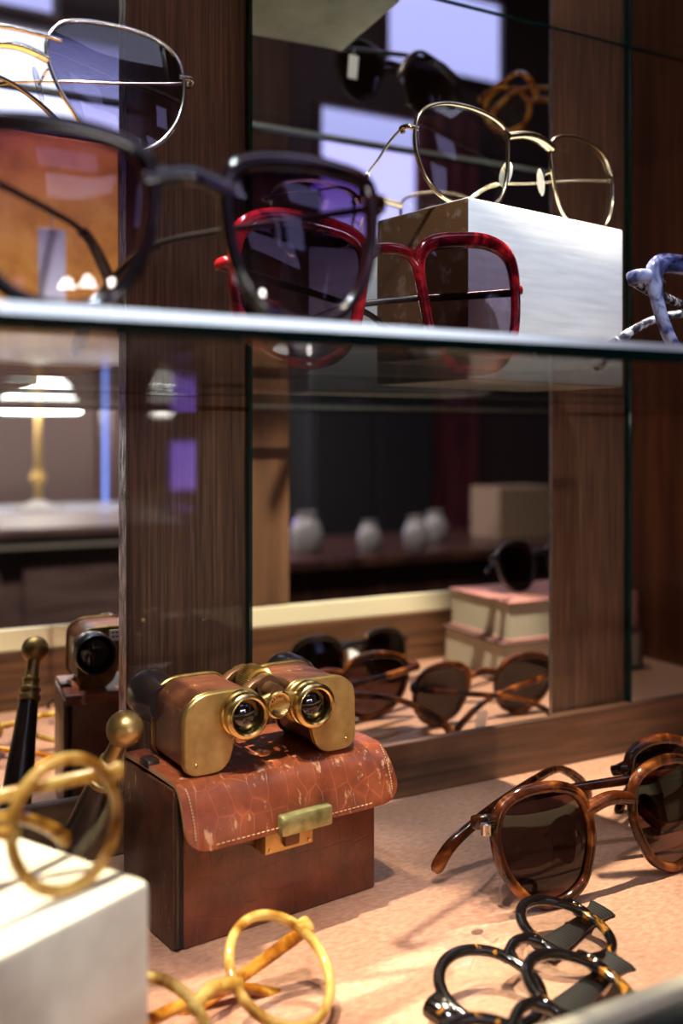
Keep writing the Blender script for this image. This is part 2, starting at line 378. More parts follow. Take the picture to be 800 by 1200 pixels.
# right-hand lens outlines in mm, nasal side at -x
OUT = {
 'round': superell(22, 21.5),
 'panto': outline([(-24,4),(-20,17),(-8,23),(10,23.5),(23,18),(27,6),(24,-9),(14,-21),(0,-25),(-14,-20),(-21,-9)]),
 'aviator': outline([(-27,14),(-20,23),(-4,26),(16,25),(28,18),(31,4),(27,-11),(17,-23),(4,-27),(-10,-22),(-20,-10),(-26,3)]),
 'cateye': outline([(-25,10),(-21,20),(-6,24),(12,24),(25,21),(27,8),(24,-8),(14,-21),(0,-25),(-13,-21),(-22,-8)]),
 'square': outline([(-29,18),(-22,27),(-4,31),(16,32),(30,26),(34,10),(32,-12),(22,-28),(4,-33),(-12,-30),(-22,-18),(-27,2)]),
 'metal_square': outline([(-30,14),(-24,22),(-6,26),(14,25),(27,18),(31,4),(27,-12),(16,-23),(-2,-26),(-18,-23),(-27,-10)]),
 'wayfarer': outline([(-25,15),(-14,21),(6,22),(24,22),(29,14),(26,-4),(18,-17),(2,-22),(-14,-19),(-23,-6)]),
}
def glasses(name, label, cat, loc, rot, shape, half, frame, lens, rim=(2.4, 2.2), temple=None, tip=None, foldL=0, foldR=0, L=118,
            bridge_z=6, bridge_r=2.4, metal=False, hinge_z=8, scale=1.0, wrap=.0010, group=None, endlen=4, keyhole=False, double=False, th=(1.5, 2.6),
            drop=34, tipmat=None, flap=None, brow=0, tilt=0, bend=.66, tagat=None, rivets=False, padm='clear_plastic', sag=0, stub=False):
    """half = lens centre distance from the middle (mm). Local x right, y back along open temples, z up; z=0 is the rim's lowest point."""
    root = thing(name, label, cat, loc, rot, group); k = .001*scale
    ol = OUT[shape]; zlow = min(p[1] for p in ol); rw, rd = rim
    zc = -zlow + rw; temple = temple or frame
    wr = lambda v: Vector((v.x*k, (v.y + wrap*v.x*v.x)*k, v.z*k))
    fm = MB()
    for sd in (-1, 1):
        pts = [Vector((sd*(half + x), 0, zc + z)) for x, z in ol]
        rr_ = []
        for x, z in ol:
            extra = brow*max(0, (z - 6)/20) if brow else 0
            rr_.append((rd, rw + extra))
        # sweep with 'up' pointing out of the lens so that width is the depth
        n = len(pts); m = MB() if metal else fm
        vs = []; fs = []; ns = 10; cen = Vector((sd*half, 0, zc))
        for i, p in enumerate(pts):
            tng = (pts[(i+1) % n] - pts[i-1]).normalized(); out = tng.cross(Vector((0,1,0)))
            if out.dot(p - cen) < 0: out = -out
            for q in range(ns):
                a = 2*PI*q/ns; c, s_ = math.cos(a), math.sin(a); e = .75
                vs.append(p + out*rr_[i][1]*math.copysign(abs(c)**e, c) + Vector((0,1,0))*rr_[i][0]*math.copysign(abs(s_)**e, s_))
        for i in range(n):
            j = (i+1) % n
            for q in range(ns): fs.append([i*ns+q, i*ns+(q+1) % ns, j*ns+(q+1) % ns, j*ns+q])
        m.put(vs, fs)
        if metal: m.build('rim', frame, root, bend=wr, smooth=60)
        # lens: shallow dome with two faces
        lv = [Vector((sd*half, -1.7, zc)), Vector((sd*half, -.3, zc))]; lf = []; rings = (.35, .7, .88, .985)
        for s2, y0 in ((0, -1.7), (1, -.3)):
            for rg in rings:
                for x, z in ol: lv.append(Vector((sd*(half + x*rg), y0 + 1.7*rg*rg, zc + z*rg)))
        nr = len(rings)
        for s2 in (0, 1):
            b = 2 + s2*nr*n
            for i in range(n): lf.append([s2, b+i, b+(i+1) % n])
            for q in range(nr-1):
                for i in range(n): lf.append([b+q*n+i, b+(q+1)*n+i, b+(q+1)*n+(i+1) % n, b+q*n+(i+1) % n])
        MB().put(lv, lf).build('lens', lens, root, bend=wr, smooth=80)
    xi = min(x for x, z in ol); xo = max(x for x, z in ol)
    g = half + xi                                        # half gap between the lenses
    # bridge
    bm_ = MB() if metal else fm
    bz = zc + bridge_z
    if metal:
        bm_.sweep(spline([(-g-.5, 0, bz), (-g*.5, -1.2, bz+2.0), (0, -1.8, bz+2.6), (g*.5, -1.2, bz+2.0), (g+.5, 0, bz)], 4), (bridge_r*.6, bridge_r), up=(0,1,0))
        if double: bm_.sweep(spline([(-g-6, 0, bz+9), (0, -1.6, bz+10), (g+6, 0, bz+9)], 5), (.9, 1.1), up=(0,1,0))
        bm_.build('bridge', frame, root, bend=wr, smooth=60)
    else:
        br = bridge_r
        bm_.sweep(spline([(-g-2.5, 0, bz-1), (-g*.45, -.5, bz+1.5), (0, -.8, bz+2.2), (g*.45, -.5, bz+1.5), (g+2.5, 0, bz-1)], 4), [(rd, br)]*17, up=(0,0,1), power=2.6)
        if keyhole:
            for sd in (-1, 1): bm_.sweep(spline([(sd*g*.6, 0, bz+1), (sd*(g*.95), 0, bz-5), (sd*(g+1.5), 0, bz-13)], 4), [(rd, 2.2)]*9, up=(0,1,0))
    # endpieces
    hz = zc + hinge_z; hx = half + max(x for x, z in ol if abs(z - hinge_z) < 6) + rw*.6
    for sd in (-1, 1):
        e_ = MB() if metal else fm
        e_.sweep(spline([(sd*(hx-2.5), 0, hz), (sd*(hx+endlen*.6), .3, hz+.4), (sd*(hx+endlen), 2.2, hz+.3), (sd*(hx+endlen), 4.5, hz)], 4), [(rd*.85 if not metal else 1.0, th[1]*(1.15 if not metal else .8))]*13, up=(0,0,1), power=2.8)
        if metal: e_.build('endpiece', frame, root, bend=wr, smooth=60)
    if not metal: fm.build('front_frame', frame, root, bend=wr, smooth=50)
    # nose pads
    if metal:
        for sd in (-1, 1):
            p0 = Vector((sd*(g*.82), 5.5, zc - 3)); pm = MB()
            pm.sweep(spline([(sd*(g+.5), .5, zc+2), (sd*(g-.5), 4.5, zc+1), tuple(p0)], 4), (.5, .5))
            a_ = pm.build('pad_arm', frame, root, bend=wr, smooth=60)
            q = MB(); sx = []
            for i in range(9):
                u = i/8*2-1; r_ = math.sqrt(max(.02, 1-u*u)); sx.append(((1.0*r_+.2, 3.4*r_+.2), u))
            q.sweep([p0 + Vector((sd*1.8*u, .8*u, -7*u)) for _, u in sx], [r_ for r_, _ in sx], up=(sd*.4, 1, .1))
            q.build('nose_pad', padm, a_, bend=wr, smooth=60)
    # temples
    tw, thh = th
    for sd, fold, nm in ((-1, foldL, 'L'), (1, foldR, 'R')):
        px_, py_ = sd*(hx + endlen), 4.5 + wrap*hx*hx
        if stub and sd < 0: continue
        fo = R(fold); d = Vector((-sd*math.sin(fo), math.cos(fo), 0)); o0 = Vector((px_, py_, hz))
        hg = MB()
        for hh in (-1.3, 0, 1.3): hg.lathe([(1.25, -.55), (1.25, .55)], (px_ - sd*1.2, py_ + .4, hz + hh), (0,0,1), 12)
        hg.build('hinge', 'hinge_metal', root, bend=lambda v: v*k, smooth=40)
        La = L*bend; ctrl = [(0,0), (La*.3, 0), (La*.7, -sag), (La, -sag-1.5), (La+(L-La)*.35, -sag-1.5-drop*.2), (La+(L-La)*.7, -sag-1.5-drop*.58), (L-(L-La)*.1, -sag-1.5-drop)]
        ta = R(tilt) + (rot[0]*math.cos(fo) if rot[0] > -.6 else 0)
        # a little curl of a folded arm keeps it off the lenses
        P = [o0 + d*(a*math.cos(ta)) + Vector((0, (2.2 if fold > 50 else 0)*min(1, a/20), b_ - a*math.sin(ta))) for a, b_ in ctrl]
        if stub: P = [Vector((sd*(hx + q), py_ + 2.5 + q*.03, hz - 4 + (hx - half)*.0)) for q in (-38, -26, -14, -2, 10, 18, 22, 24)]
        P = spline([tuple(p) for p in P], 6); n = len(P); cut = int(n*.55)
        rad = [(tw*(1 if i < cut else 1 + .25*math.sin((i-cut)/(n-cut)*PI*.8)), thh*(1 - .35*i/cut if i < cut else .65 + .55*((i-cut)/(n-1-cut)))) for i in range(n)]
        rad[-1] = (rad[-1][0]*.45, rad[-1][1]*.45); rad[-2] = (rad[-2][0]*.85, rad[-2][1]*.85)
        if tipmat:
            tp = MB().sweep(P[:cut+1], [(r_[0]*.6, r_[1]*.55) for r_ in rad[:cut+1]], power=2.6).build('temple', temple, root, bend=lambda v: v*k, smooth=50)
            MB().sweep(P[cut-2:], rad[cut-2:], power=2.4).build('temple_tip', tipmat, tp, bend=lambda v: v*k, smooth=50)
        else:
            tp = MB().sweep(P, rad, power=2.8).build('temple', temple, root, bend=lambda v: v*k, smooth=50)
        if tagat and tagat[0] == nm:
            # swing ticket: thread round the arm and a paper slip
            i = int(tagat[1]*n); b = P[i]; tl = tagat[2]; ww = tagat[3] if len(tagat) > 3 else 5
            th_ = MB().sweep([b + Vector((0, 1, 2)), b + Vector((0, 2.0, -1)), b + Vector((0, 2.4, -5))], (.3, .3), 6).build('tag_thread', 'thread', root, bend=lambda v: v*k)
            MB().box(b + Vector((-ww, 2.2, -5 - tl)), b + Vector((ww, 2.7, -5)), bev=.15).build('price_tag', 'paper', th_, bend=lambda v: v*k, smooth=0)
    if rivets:
        for sd in (-1, 1):
            for dz in (-1.6, 1.6):
                MB().lathe([(.9, 0), (.8, .4), (.3, .6)], (sd*(hx - .5 + wrap), -rd*.9 + wrap*hx*hx, hz + dz), (0,-1,0), 10).build('rivet', 'silver', root, bend=lambda v: v*k)
    return root

SH = .273; US = .548
# --- lower glass shelf
glasses('sunglasses', 'large dark burgundy sunglasses with purple gradient lenses at the shelf front', 'sunglasses', (.0985, -.300, SH), (R(-2), 0, R(1)), 'cateye', 36, 'burgundy_acetate', 'purple_gradient_lens',
        rim=(2.2, 2.2), temple='gunmetal', tipmat='black_acetate', foldL=38, foldR=27, L=150, hinge_z=16, bridge_z=13, bridge_r=3.0, th=(2.0, 2.4), brow=1.0, drop=40, tagat=('L', .36, 26, 4.5))
glasses('sunglasses', 'red acetate square sunglasses with mauve lenses leaning before the white block', 'sunglasses', (.259, -.150, SH), (R(-3), 0, R(1)), 'square', 44, 'red_acetate', 'mauve_lens',
        rim=(2.6, 2.4), temple='gunmetal', foldL=74, foldR=80, L=140, hinge_z=10, bridge_z=20, bridge_r=2.8, th=(1.4, 2.2), brow=1.2, drop=24, keyhole=True, tilt=6, endlen=3, scale=1.06)
glasses('sunglasses', 'silver rimmed aviator sunglasses standing on the amber block', 'sunglasses', (.083, -.115, SH + .1005), (R(-6), 0, R(-3)), 'aviator', 41, 'silver', 'aviator_lens',
        rim=(.9, .9), scale=1.12, metal=True, double=True, foldL=75, foldR=70, L=118, hinge_z=10, bridge_z=6, th=(1.0, 1.3), tipmat='black_acetate', drop=26)
glasses('eyeglasses', 'large gold wire eyeglasses with clear lenses on top of white block', 'eyeglasses', (.392, -.094, SH + .1005), (R(-4), 0, R(9)), 'metal_square', 47, 'gold', 'clear_lens',
        rim=(1.0, 1.15), scale=1.13, metal=True, foldL=25, foldR=62, L=105, hinge_z=10, bridge_z=15, bridge_r=3.6, th=(1.0, 1.6), drop=30, tipmat='gold', sag=3, padm='pad_silicone')
glasses('eyeglasses', 'blue and grey marbled eyeglasses at the right end of lower shelf', 'eyeglasses', (.478, -.195, SH), (R(-8), 0, R(6)), 'wayfarer', 37, 'blue_marble', 'clear_lens',
        rim=(2.4, 2.2), temple='grey_marble', foldL=72, foldR=66, L=128, hinge_z=16, bridge_z=10, bridge_r=2.8, th=(1.8, 2.6), brow=2.2, drop=24, scale=1.3, endlen=6, tilt=3)
# --- cabinet deck
glasses('sunglasses', 'glossy tortoiseshell sunglasses with brown lenses in front on the deck', 'sunglasses', (.386, -.174, 0), (R(-12), 0, R(1)), 'panto', 37.5, 'tortoise', 'brown_lens',
        rim=(2.2, 2.5), foldL=62, foldR=77, L=152, hinge_z=14, bridge_z=11, bridge_r=3.2, th=(1.9, 2.8), brow=.6, drop=26, scale=1.16, keyhole=False, tilt=2, endlen=5)
glasses('sunglasses', 'dark tortoiseshell sunglasses half hidden behind the glossy tortoiseshell pair', 'sunglasses', (.514, -.130, 0), (R(-14), 0, R(2)), 'panto', 38, 'tortoise', 'dark_lens',
        rim=(2.6, 2.4), foldL=68, foldR=78, L=126, hinge_z=11, bridge_z=11, bridge_r=3.0, th=(1.9, 2.7), brow=.6, drop=24, scale=1.06, tilt=5, tagat=('R', .62, 22, 5))
glasses('eyeglasses', 'round yellow horn-rimmed eyeglasses standing on the cream block', 'eyeglasses', (.0492, -.2707, .100), (R(-10), 0, R(21)), 'round', 31, 'yellow_horn', 'clear_lens',
        rim=(2.0, 1.9), foldL=80, foldR=66, L=112, hinge_z=11, bridge_z=3, bridge_r=2.4, th=(1.7, 2.6), drop=18, scale=.90, tilt=5, keyhole=False, endlen=4.5)
glasses('sunglasses', 'amber tortoiseshell sunglasses cut off by the left picture edge', 'sunglasses', (.0, -.212, .100), (R(-8), 0, R(15)), 'panto', 34, 'amber_tortoise', 'mauve_lens',
        rim=(2.6, 2.4), foldL=78, foldR=74, L=112, hinge_z=12, bridge_z=8, bridge_r=3, th=(1.8, 2.6), drop=20, scale=.77)
glasses('eyeglasses', 'round yellow horn eyeglasses lying on the deck before the case', 'eyeglasses', (.150, -.227, .006), (R(-50), 0, R(20)), 'round', 31, 'yellow_horn', 'clear_lens',
        rim=(1.8, 2.0), foldL=80, foldR=60, L=122, hinge_z=10, bridge_z=3, bridge_r=2.4, th=(1.8, 2.8), drop=26, scale=1.1, temple='honey_acetate')
for i, (lx, ly, lz, lab) in enumerate(((.2935, -.2435, .0065, 'black tortoiseshell eyeglasses lying face up, the one nearer the tortoiseshell sunglasses'),
                                       (.2545, -.2965, .014, 'black tortoiseshell eyeglasses lying face up, the one nearer the front runner'))):
    glasses('eyeglasses', lab, 'eyeglasses', (lx, ly, lz), (R(-76), 0, R(21)), 'round', 33, 'dark_tortoise', 'clear_lens', group='black eyeglasses stacked face up',
        rim=(2.6, 2.0), foldL=86, foldR=88, L=142, hinge_z=6, bridge_z=6, bridge_r=2.4, th=(1.3, 6.5), drop=4, keyhole=True, rivets=True, temple='ribbed_temple', stub=True)
# --- pairs met only in the mirrors: front of the deck and the upper shelf
glasses('sunglasses', 'dark tortoiseshell sunglasses with paper tag reflected behind the binoculars', 'sunglasses', (.475, -.272, 0), (R(-12), 0, R(176)), 'panto', 37, 'dark_tortoise', 'dark_lens',
        rim=(2.6, 2.4), foldL=72, foldR=78, L=124, hinge_z=11, bridge_z=11, bridge_r=3, th=(1.9, 2.7), tagat=('L', .3, 14, 6))
glasses('sunglasses', 'black sunglasses with white tag on the upper shelf, reflected in mirror', 'sunglasses', (.485, -.225, US), (R(-8), 0, R(-4)), 'panto', 37, 'black_acetate', 'dark_lens',
        rim=(2.4, 2.4), foldL=72, foldR=64, L=124, hinge_z=11, bridge_z=11, bridge_r=3, th=(1.9, 2.7), tagat=('L', .12, 20, 5))
glasses('eyeglasses', 'honey coloured eyeglasses on the upper shelf, reflected beside the mirror edge', 'eyeglasses', (.655, -.215, US), (R(-8), 0, R(40)), 'round', 33, 'honey_acetate', 'clear_lens',
        rim=(2.8, 2.6), foldL=30, foldR=72, L=120, hinge_z=11, bridge_z=6, bridge_r=3, th=(2.2, 3.2))
glasses('sunglasses', 'dark sunglasses resting on the pink books, reflected at right', 'sunglasses', (.70, -.262, .0805), (R(-10), 0, R(170)), 'panto', 36, 'black_acetate', 'dark_lens',
        rim=(2.4, 2.3), foldL=74, foldR=74, L=118, hinge_z=11, bridge_z=11, bridge_r=3, th=(1.8, 2.6), tagat=('L', .2, 18, 3), drop=20)

# clear security loop on the front tortoiseshell pair
m = MB(); m.sweep(spline([(.3015, -.170, .044), (.3002, -.178, .040), (.2995, -.181, .028), (.2985, -.182, .014)], 5), [(.0007, .0007)]*15 + [(.0012, .0012)], 8)
lp = tag(m.build('security_loop', 'clear_plastic', smooth=60), 'clear plastic loop hanging from the hinge of glossy tortoiseshell sunglasses', 'tag loop')
m = MB(); m.lathe([(.0008, -.003), (.0026, -.0026), (.0026, .0026), (.0008, .003)], (.3015, -.167, .0455), (0, 0, 1), 16); m.build('loop_lock', 'silver', lp)

# ================================================================== LEATHER CASE
CY = R(7.1); CW, CDp, CH = .117, .060, .0785
case = thing('binocular_case', 'brown crocodile-embossed leather case with brass clasp under the binoculars', 'case', (.1554, -.1236, 0), (0, 0, CY))
MB().box((.0035, 0, 0), (CW, CDp, CH - .004), bev=.0015).build('body', 'case_leather', case)
MB().box((-.0012, .0015, 0), (.0022, CDp - .001, CH - .003), bev=.0012).build('side_panel', 'side_leather', case)
MB().box((.0015, .0008, .001), (.0042, CDp - .001, CH - .006)).build('seam_gap', 'gap_black', case)
m = MB(); m.sweep([(.0006, .0006, .002), (.0006, .0006, CH - .006)], (.0011, .0011), 8); m.build('seam_piping', 'dark_leather', case)
# lid with the flap that folds over the front
prof = [(CDp + .001, CH - .006), (CDp + .0005, CH - .001), (CDp - .004, CH + .0004), (CDp*.5, CH + .0008), (.006, CH + .0003), (.000, CH - .0008), (-.0045, CH - .0045), (-.0085, CH - .011), (-.0112, CH - .018), (-.0125, CH - .0245), (-.013, CH - .029)]
prof = [(p.x, p.y) for p in spline([(a, b, 0) for a, b in prof], 5)]
def lid_mesh(x0, x1, thick, i0, i1, cr, flare):
    m = MB(); NX = 28; P = prof[i0:i1]; tot = len(P)
    seglen = [0]
    for a, b in zip(P, P[1:]): seglen.append(seglen[-1] + math.hypot(b[0]-a[0], b[1]-a[1]))
    Lt = seglen[-1]; top = []; bot = []
    for i, (y, z) in enumerate(P):
        rem = Lt - seglen[i]; ins = 0
        if cr and rem < cr: ins = cr - math.sqrt(max(0, cr*cr - (cr-rem)**2))
        fl = flare*max(0, (seglen[i]-.062))/.03 if flare else 0
        a = P[max(i-1,0)]; b = P[min(i+1, tot-1)]; d = Vector((b[0]-a[0], b[1]-a[1])).normalized()
        for j in range(NX+1):
            u = j/NX; x = (x0 - fl*.2 + ins) + ((x1 + fl - ins) - (x0 - fl*.2 + ins))*u
            wob = .0006*math.sin(u*9 + i*.12)*min(1, i/20)
            top.append((x, y + wob*d.y, z - wob*d.x*.5)); bot.append((x, y - d.y*thick + wob*d.y, z + d.x*thick*1.0))
    n = NX+1; off = len(top); fs = []
    for i in range(tot-1):
        for j in range(NX):
            fs.append([i*n+j, i*n+j+1, (i+1)*n+j+1, (i+1)*n+j]); fs.append([off+i*n+j, off+(i+1)*n+j, off+(i+1)*n+j+1, off+i*n+j+1])
    m.put(top + bot, fs, 0); es = []
    for i in range(tot-1):
        es.append([i*n, (i+1)*n, off+(i+1)*n, off+i*n]); es.append([i*n+NX, off+i*n+NX, off+(i+1)*n+NX, (i+1)*n+NX])
    e = (tot-1)*n
    for j in range(NX): es.append([e+j, e+j+1, off+e+j+1, off+e+j]); es.append([j, off+j, off+j+1, j+1])
    m.f += es; m.mi += [1]*len(es); return m
lid = lid_mesh(.0, CW + .002, .0022, 0, len(prof), .012, .004).build('lid', ['flap_leather', 'leather_edge'], case, smooth=45)
def flap_pt(u, i):       # a point on the outside of the flap
    y, z = prof[i]; return Vector((CW*u, y - .0006, z + .0003))
# stitching along the flap border
st = MB(); n = len(prof)
for i in range(n-24, n-7, 1):
    for xx in (.0035, CW + .0015):
        y, z = prof[i]; y2, z2 = prof[i+1]
        st.sweep([(xx, y-.0004, z+.0002), (xx, y + (y2-y)*.6-.0004, z + (z2-z)*.6+.0002)], (.0003, .0003), 5)
yb, zb = prof[-4]
for k in range(34):
    x = .014 + k*.0027; st.sweep([(x, yb-.0004, zb), (x + .0016, yb-.0004, zb)], (.0003, .0003), 5)
s_ = st.build('stitching', 'stitch_thread', lid); s_['kind'] = 'stuff'
# clasp
yb, zb = prof[-6]
m = MB(); m.box((.0475, -.0172, CH-.0305), (.0775, -.0112, CH-.0205), bev=.0014); m.build('clasp_bar', 'green_brass', case)
m = MB(); m.box((.043, -.0088, CH-.0405), (.071, .0005, CH-.028), bev=.0006); lk = m.build('lock_plate', 'brass', case)
MB().box((.0525, -.0118, CH-.0380), (.0615, -.0085, CH-.0275), bev=.0012).build('lock_tongue', 'dark_brass', lk)
for x in (.0455, .0685):
    MB().lathe([(.0008, 0), (.0007, .0005)], (x, -.0088, CH-.0385), (0,-1,0), 10).build('rivet', 'bright_brass', lk)
# strap loop on the back edge of the lid
MB().box((-.001, .030, CH - .0005), (.006, .040, CH + .0035), bev=.001).build('strap_stub', 'dark_leather', case)

# ================================================================== BINOCULARS
bn = thing('binoculars', 'small brass binoculars wrapped in worn brown leather on the case', 'binoculars', (.2085, -.1165, CH + .0014), (0, 0, R(3)))
half_ol = [(-47,9),(-46.6,4),(-43.5,.8),(-38,0),(-30,.6),(-25.5,4),(-23.5,9),(-22,14),(-18,17.5),(-11,19),(-8.5,24),(-8.5,31),(-11,35.2),(-16,37),(-30,37.2),(-38,36.6),(-43.5,33.6),(-46.6,28)]
def side_ol(sd, grow=0):
    p = spline([(a, b, 0) for a, b in half_ol], 4, True); c = Vector((-29, 20, 0)); out = []
    for v in p:
        d = (v - c); q = v + d.normalized()*grow; out.append((sd*-1*q.x*.001, max(q.y, -.2 if grow else 0)*.001))
    return out if sd < 0 else out[::-1]
DEP = .043
for sd in (-1, 1):
    # housing outline; the mirrored list is reversed so that chamfers go inwards
    ol = side_ol(sd)
    area = sum(a[0]*b[1]-b[0]*a[1] for a, b in zip(ol, ol[1:]+ol[:1]))
    if area < 0: ol = ol[::-1]
    def grown(g):
        c = (sum(p[0] for p in ol)/len(ol), sum(p[1] for p in ol)/len(ol)); r_ = []
        for i, p in enumerate(ol):
            a = ol[i-1]; b = ol[(i+1) % len(ol)]; d = Vector((b[0]-a[0], b[1]-a[1])).normalized(); r_.append((p[0] + d[1]*g, p[1] - d[0]*g))
        return r_
    h = MB().prism(ol, .002, DEP - .002).build('housing', 'binocular_leather', bn)
    fp = MB().prism(grown(.0009), -.0006, .0022, bev=.0006).build('end_plate', 'brass', bn)
    MB().prism(grown(.0012), .0018, .0030, bev=.0003).build('plate_rim', 'old_brass', fp)
    bp = MB().prism(grown(.0012), DEP - .003, DEP, bev=.0006).build('rear_plate', 'old_brass', bn)
    for (x, z) in ((-42, 4.5), (-23.5, 33.5), (-22.5, 14.8)):
        MB().lathe([(.0011, -.0003), (.0011, .0004), (.0008, .0007)], (-sd*-1*-x*.001 if False else (sd*abs(x))*.001, -.0006, z*.001), (0,-1,0), 14).build('screw', 'bright_brass', fp)
    # eyepiece: stepped brass cup with dark glass
    ex, ez = sd*.0187, .0268
    ep = MB().lathe([(.0112, 0), (.0112, .003), (.0104, .0036), (.0104, .0055), (.0112, .006), (.0112, .0092), (.0104, .0101), (.0092, .0104), (.0084, .0098), (.0082, .005)], (ex, -.0002, ez), (0,-1,0), 40).build('eyepiece', 'bright_brass', bn)
    MB().lathe([(.0083, 0), (.0078, .0008), (.0055, .0020), (.0025, .0027), (.0004, .0029)], (ex, -.0052, ez), (0,-1,0), 32).build('eyepiece_lens', 'optic_black', ep)
    # objective barrel at the far side, outside of the eyepiece axis
    ob = MB().lathe([(.0100, -.006), (.0108, .000), (.0124, .005), (.0130, .012), (.0130, .021), (.0124, .0225), (.0116, .0223), (.0114, .017)], (sd*.0405, DEP + .001, .0250), (0,1,0), 40).build('objective_barrel', 'black_paint', bn)
    MB().lathe([(.0115, 0), (.0110, .001), (.008, .0024), (.004, .0032), (.0005, .0034)], (sd*.0405, DEP + .0175, .0250), (0,1,0), 32).build('objective_lens', 'optic_black', ob)
# middle: bridge arms, hinge axle, ribbed focus wheel, marked disc
m = MB(); bo = spline([(-.0150,.0352,0),(-.009,.0335,0),(0,.0355,0),(.009,.0335,0),(.0150,.0352,0),(.0150,.0245,0),(.008,.0262,0),(0,.0225,0),(-.008,.0262,0),(-.0150,.0245,0)], 5, True)
ol = [(p.x, p.y) for p in bo]
if sum(a[0]*b[1]-b[0]*a[1] for a, b in zip(ol, ol[1:]+ol[:1])) < 0: ol = ol[::-1]
br = MB().prism(ol, -.0042, -.0012, bev=.0007).build('eyepiece_bridge', 'brass', bn)
dc = MB().lathe([(.0068, 0), (.0068, .0028), (.0060, .0034), (.0052, .0030), (.0008, .0030)], (0, -.0030, .0290), (0,-1,0), 36).build('scale_disc', 'bright_brass', br)
for k in range(7):                                   # engraved marks round the upper half of the disc
    a = R(150 - k*20); x, z = .0042*math.cos(a), .029 + .0042*math.sin(a)
    MB().box((x-.00022, -.00625, z-.0005), (x+.00022, -.0060, z+.0005)).build('scale_mark', 'ink', dc, smooth=0)
m = MB(); m.lathe([(.0005, -.0003), (.0009, .0003), (.0002, .0005)], (-.0025, -.0062, .0262), (0,-1,0), 12); m.build('scale_mark', 'ink', dc)
m = MB(); NR = 54; R0 = .0083
pr = [(R0-.0012, -.0075), (R0, -.0065), (R0, .0065), (R0-.0012, .0075)]; vs = []; fs = []
for q, (r_, h_) in enumerate(pr):
    for k in range(NR*2):
        rr2 = r_ - (.0007 if k % 2 else 0); th = PI*k/NR; vs.append((rr2*math.cos(th), .0205 + h_, .0352 + rr2*math.sin(th)))
n_ = NR*2
for q in range(3):
    for k in range(n_): fs.append([q*n_+k, q*n_+(k+1) % n_, (q+1)*n_+(k+1) % n_, (q+1)*n_+k])
fs += [list(range(n_)), [3*n_+k for k in range(n_)]]
m.put(vs, fs); m.build('focus_wheel', 'old_brass', bn, smooth=20)
MB().lathe([(.0040, -.004), (.0040, .040), (.0028, .044)], (0, 0, .0345), (0,1,0), 20).build('hinge_axle', 'dark_brass', bn)
for y0 in (.0055, .0300):
    a = MB()
    a.sweep(spline([(-.014, y0+.002, .0325), (-.0075, y0+.003, .0372), (0, y0+.003, .0385), (.0075, y0+.003, .0372), (.014, y0+.002, .0325)], 5), [(.0032, .0022)]*21, 10, up=(0,0,1), power=3)
    a.lathe([(.0062, 0), (.0062, .006), (.0050, .0068)], (0, y0, .0352), (0,1,0), 28)
    a.build('hinge_arm', 'dark_brass', bn)
MB().lathe([(.0045, 0), (.0045, .004), (.003, .006), (.0005, .0066)], (0, .0375, .0350), (0,1,0), 24).build('end_cap', 'old_brass', bn)
# price sticker on the back
sk = MB().box((-.0275, DEP + .0001, .0285), (-.0125, DEP + .0005, .0355)).build('sticker', 'paper', bn, smooth=0)
for k in range(2):
    for j in range(5 - k):
        MB().box((-.0262 + j*.0025, DEP + .0005, .0338 - k*.0026 - .0005), (-.0245 + j*.0025, DEP + .0006, .0338 - k*.0026 + .0006)).build('print_mark', 'ink', sk, smooth=0)

# ================================================================== KNOBBED HANDLE
P0 = Vector((.1125, -.0490, .003)); P1 = Vector((.1370, -.1025, .1020)); ax = (P1 - P0).normalized(); LL = (P1 - P0).length
hd = thing('knobbed_handle', 'dark turned wooden handle with brass ball knob leaning beside the case', 'handle', (0, 0, 0))
MB().lathe([(.006, 0), (.0085, .004), (.0092, .018), (.0086, .040), (.0072, .058), (.0062, LL - .0335)], P0, ax, 28).build('grip', 'ebony', hd)
MB().lathe([(.0064, LL-.0345), (.0072, LL-.0335), (.0072, LL-.031), (.0062, LL-.0302), (.0060, LL-.0285), (.0068, LL-.0278), (.0068, LL-.0262), (.0054, LL-.0252), (.0050, LL-.0215), (.0056, LL-.0208), (.0056, LL-.0196), (.0046, LL-.0188), (.0040, LL-.0120), (.0042, LL-.007)], P0, ax, 32).build('collar', 'brass', hd)
m = MB(); m.lathe([(.0088*math.sin(PI*i/18), -.0088*math.cos(PI*i/18)) for i in range(1, 18)], P1, ax, 32); m.build('knob', 'brass', hd)

# ================================================================== BOOKS (seen in the mirrors)
def book(label, loc, yaw, size, cover):
    o = thing('book', label, 'book', loc, (0,0,yaw), 'books in the right corner'); a, b, h = size
    MB().box((.002, .003, .0025), (a-.003, b-.003, h-.0025)).build('page_block', 'book_pages', o, smooth=0)
    m = MB(); m.box((0,0,0), (a, b, .0025), bev=.0006); m.box((0,0,h-.0025), (a, b, h), bev=.0006); m.box((a-.0025,0,0), (a, b, h), bev=.0006); m.build('cover', cover, o)
book('lower thick book with dusky cover, bottom of the reflected stack', (.612, -.325, 0), R(4), (.175, .115, .040), 'book_dark')
book('upper thick book with pink cover, top of the reflected stack', (.618, -.322, .040), R(2), (.165, .110, .040), 'book_cover')

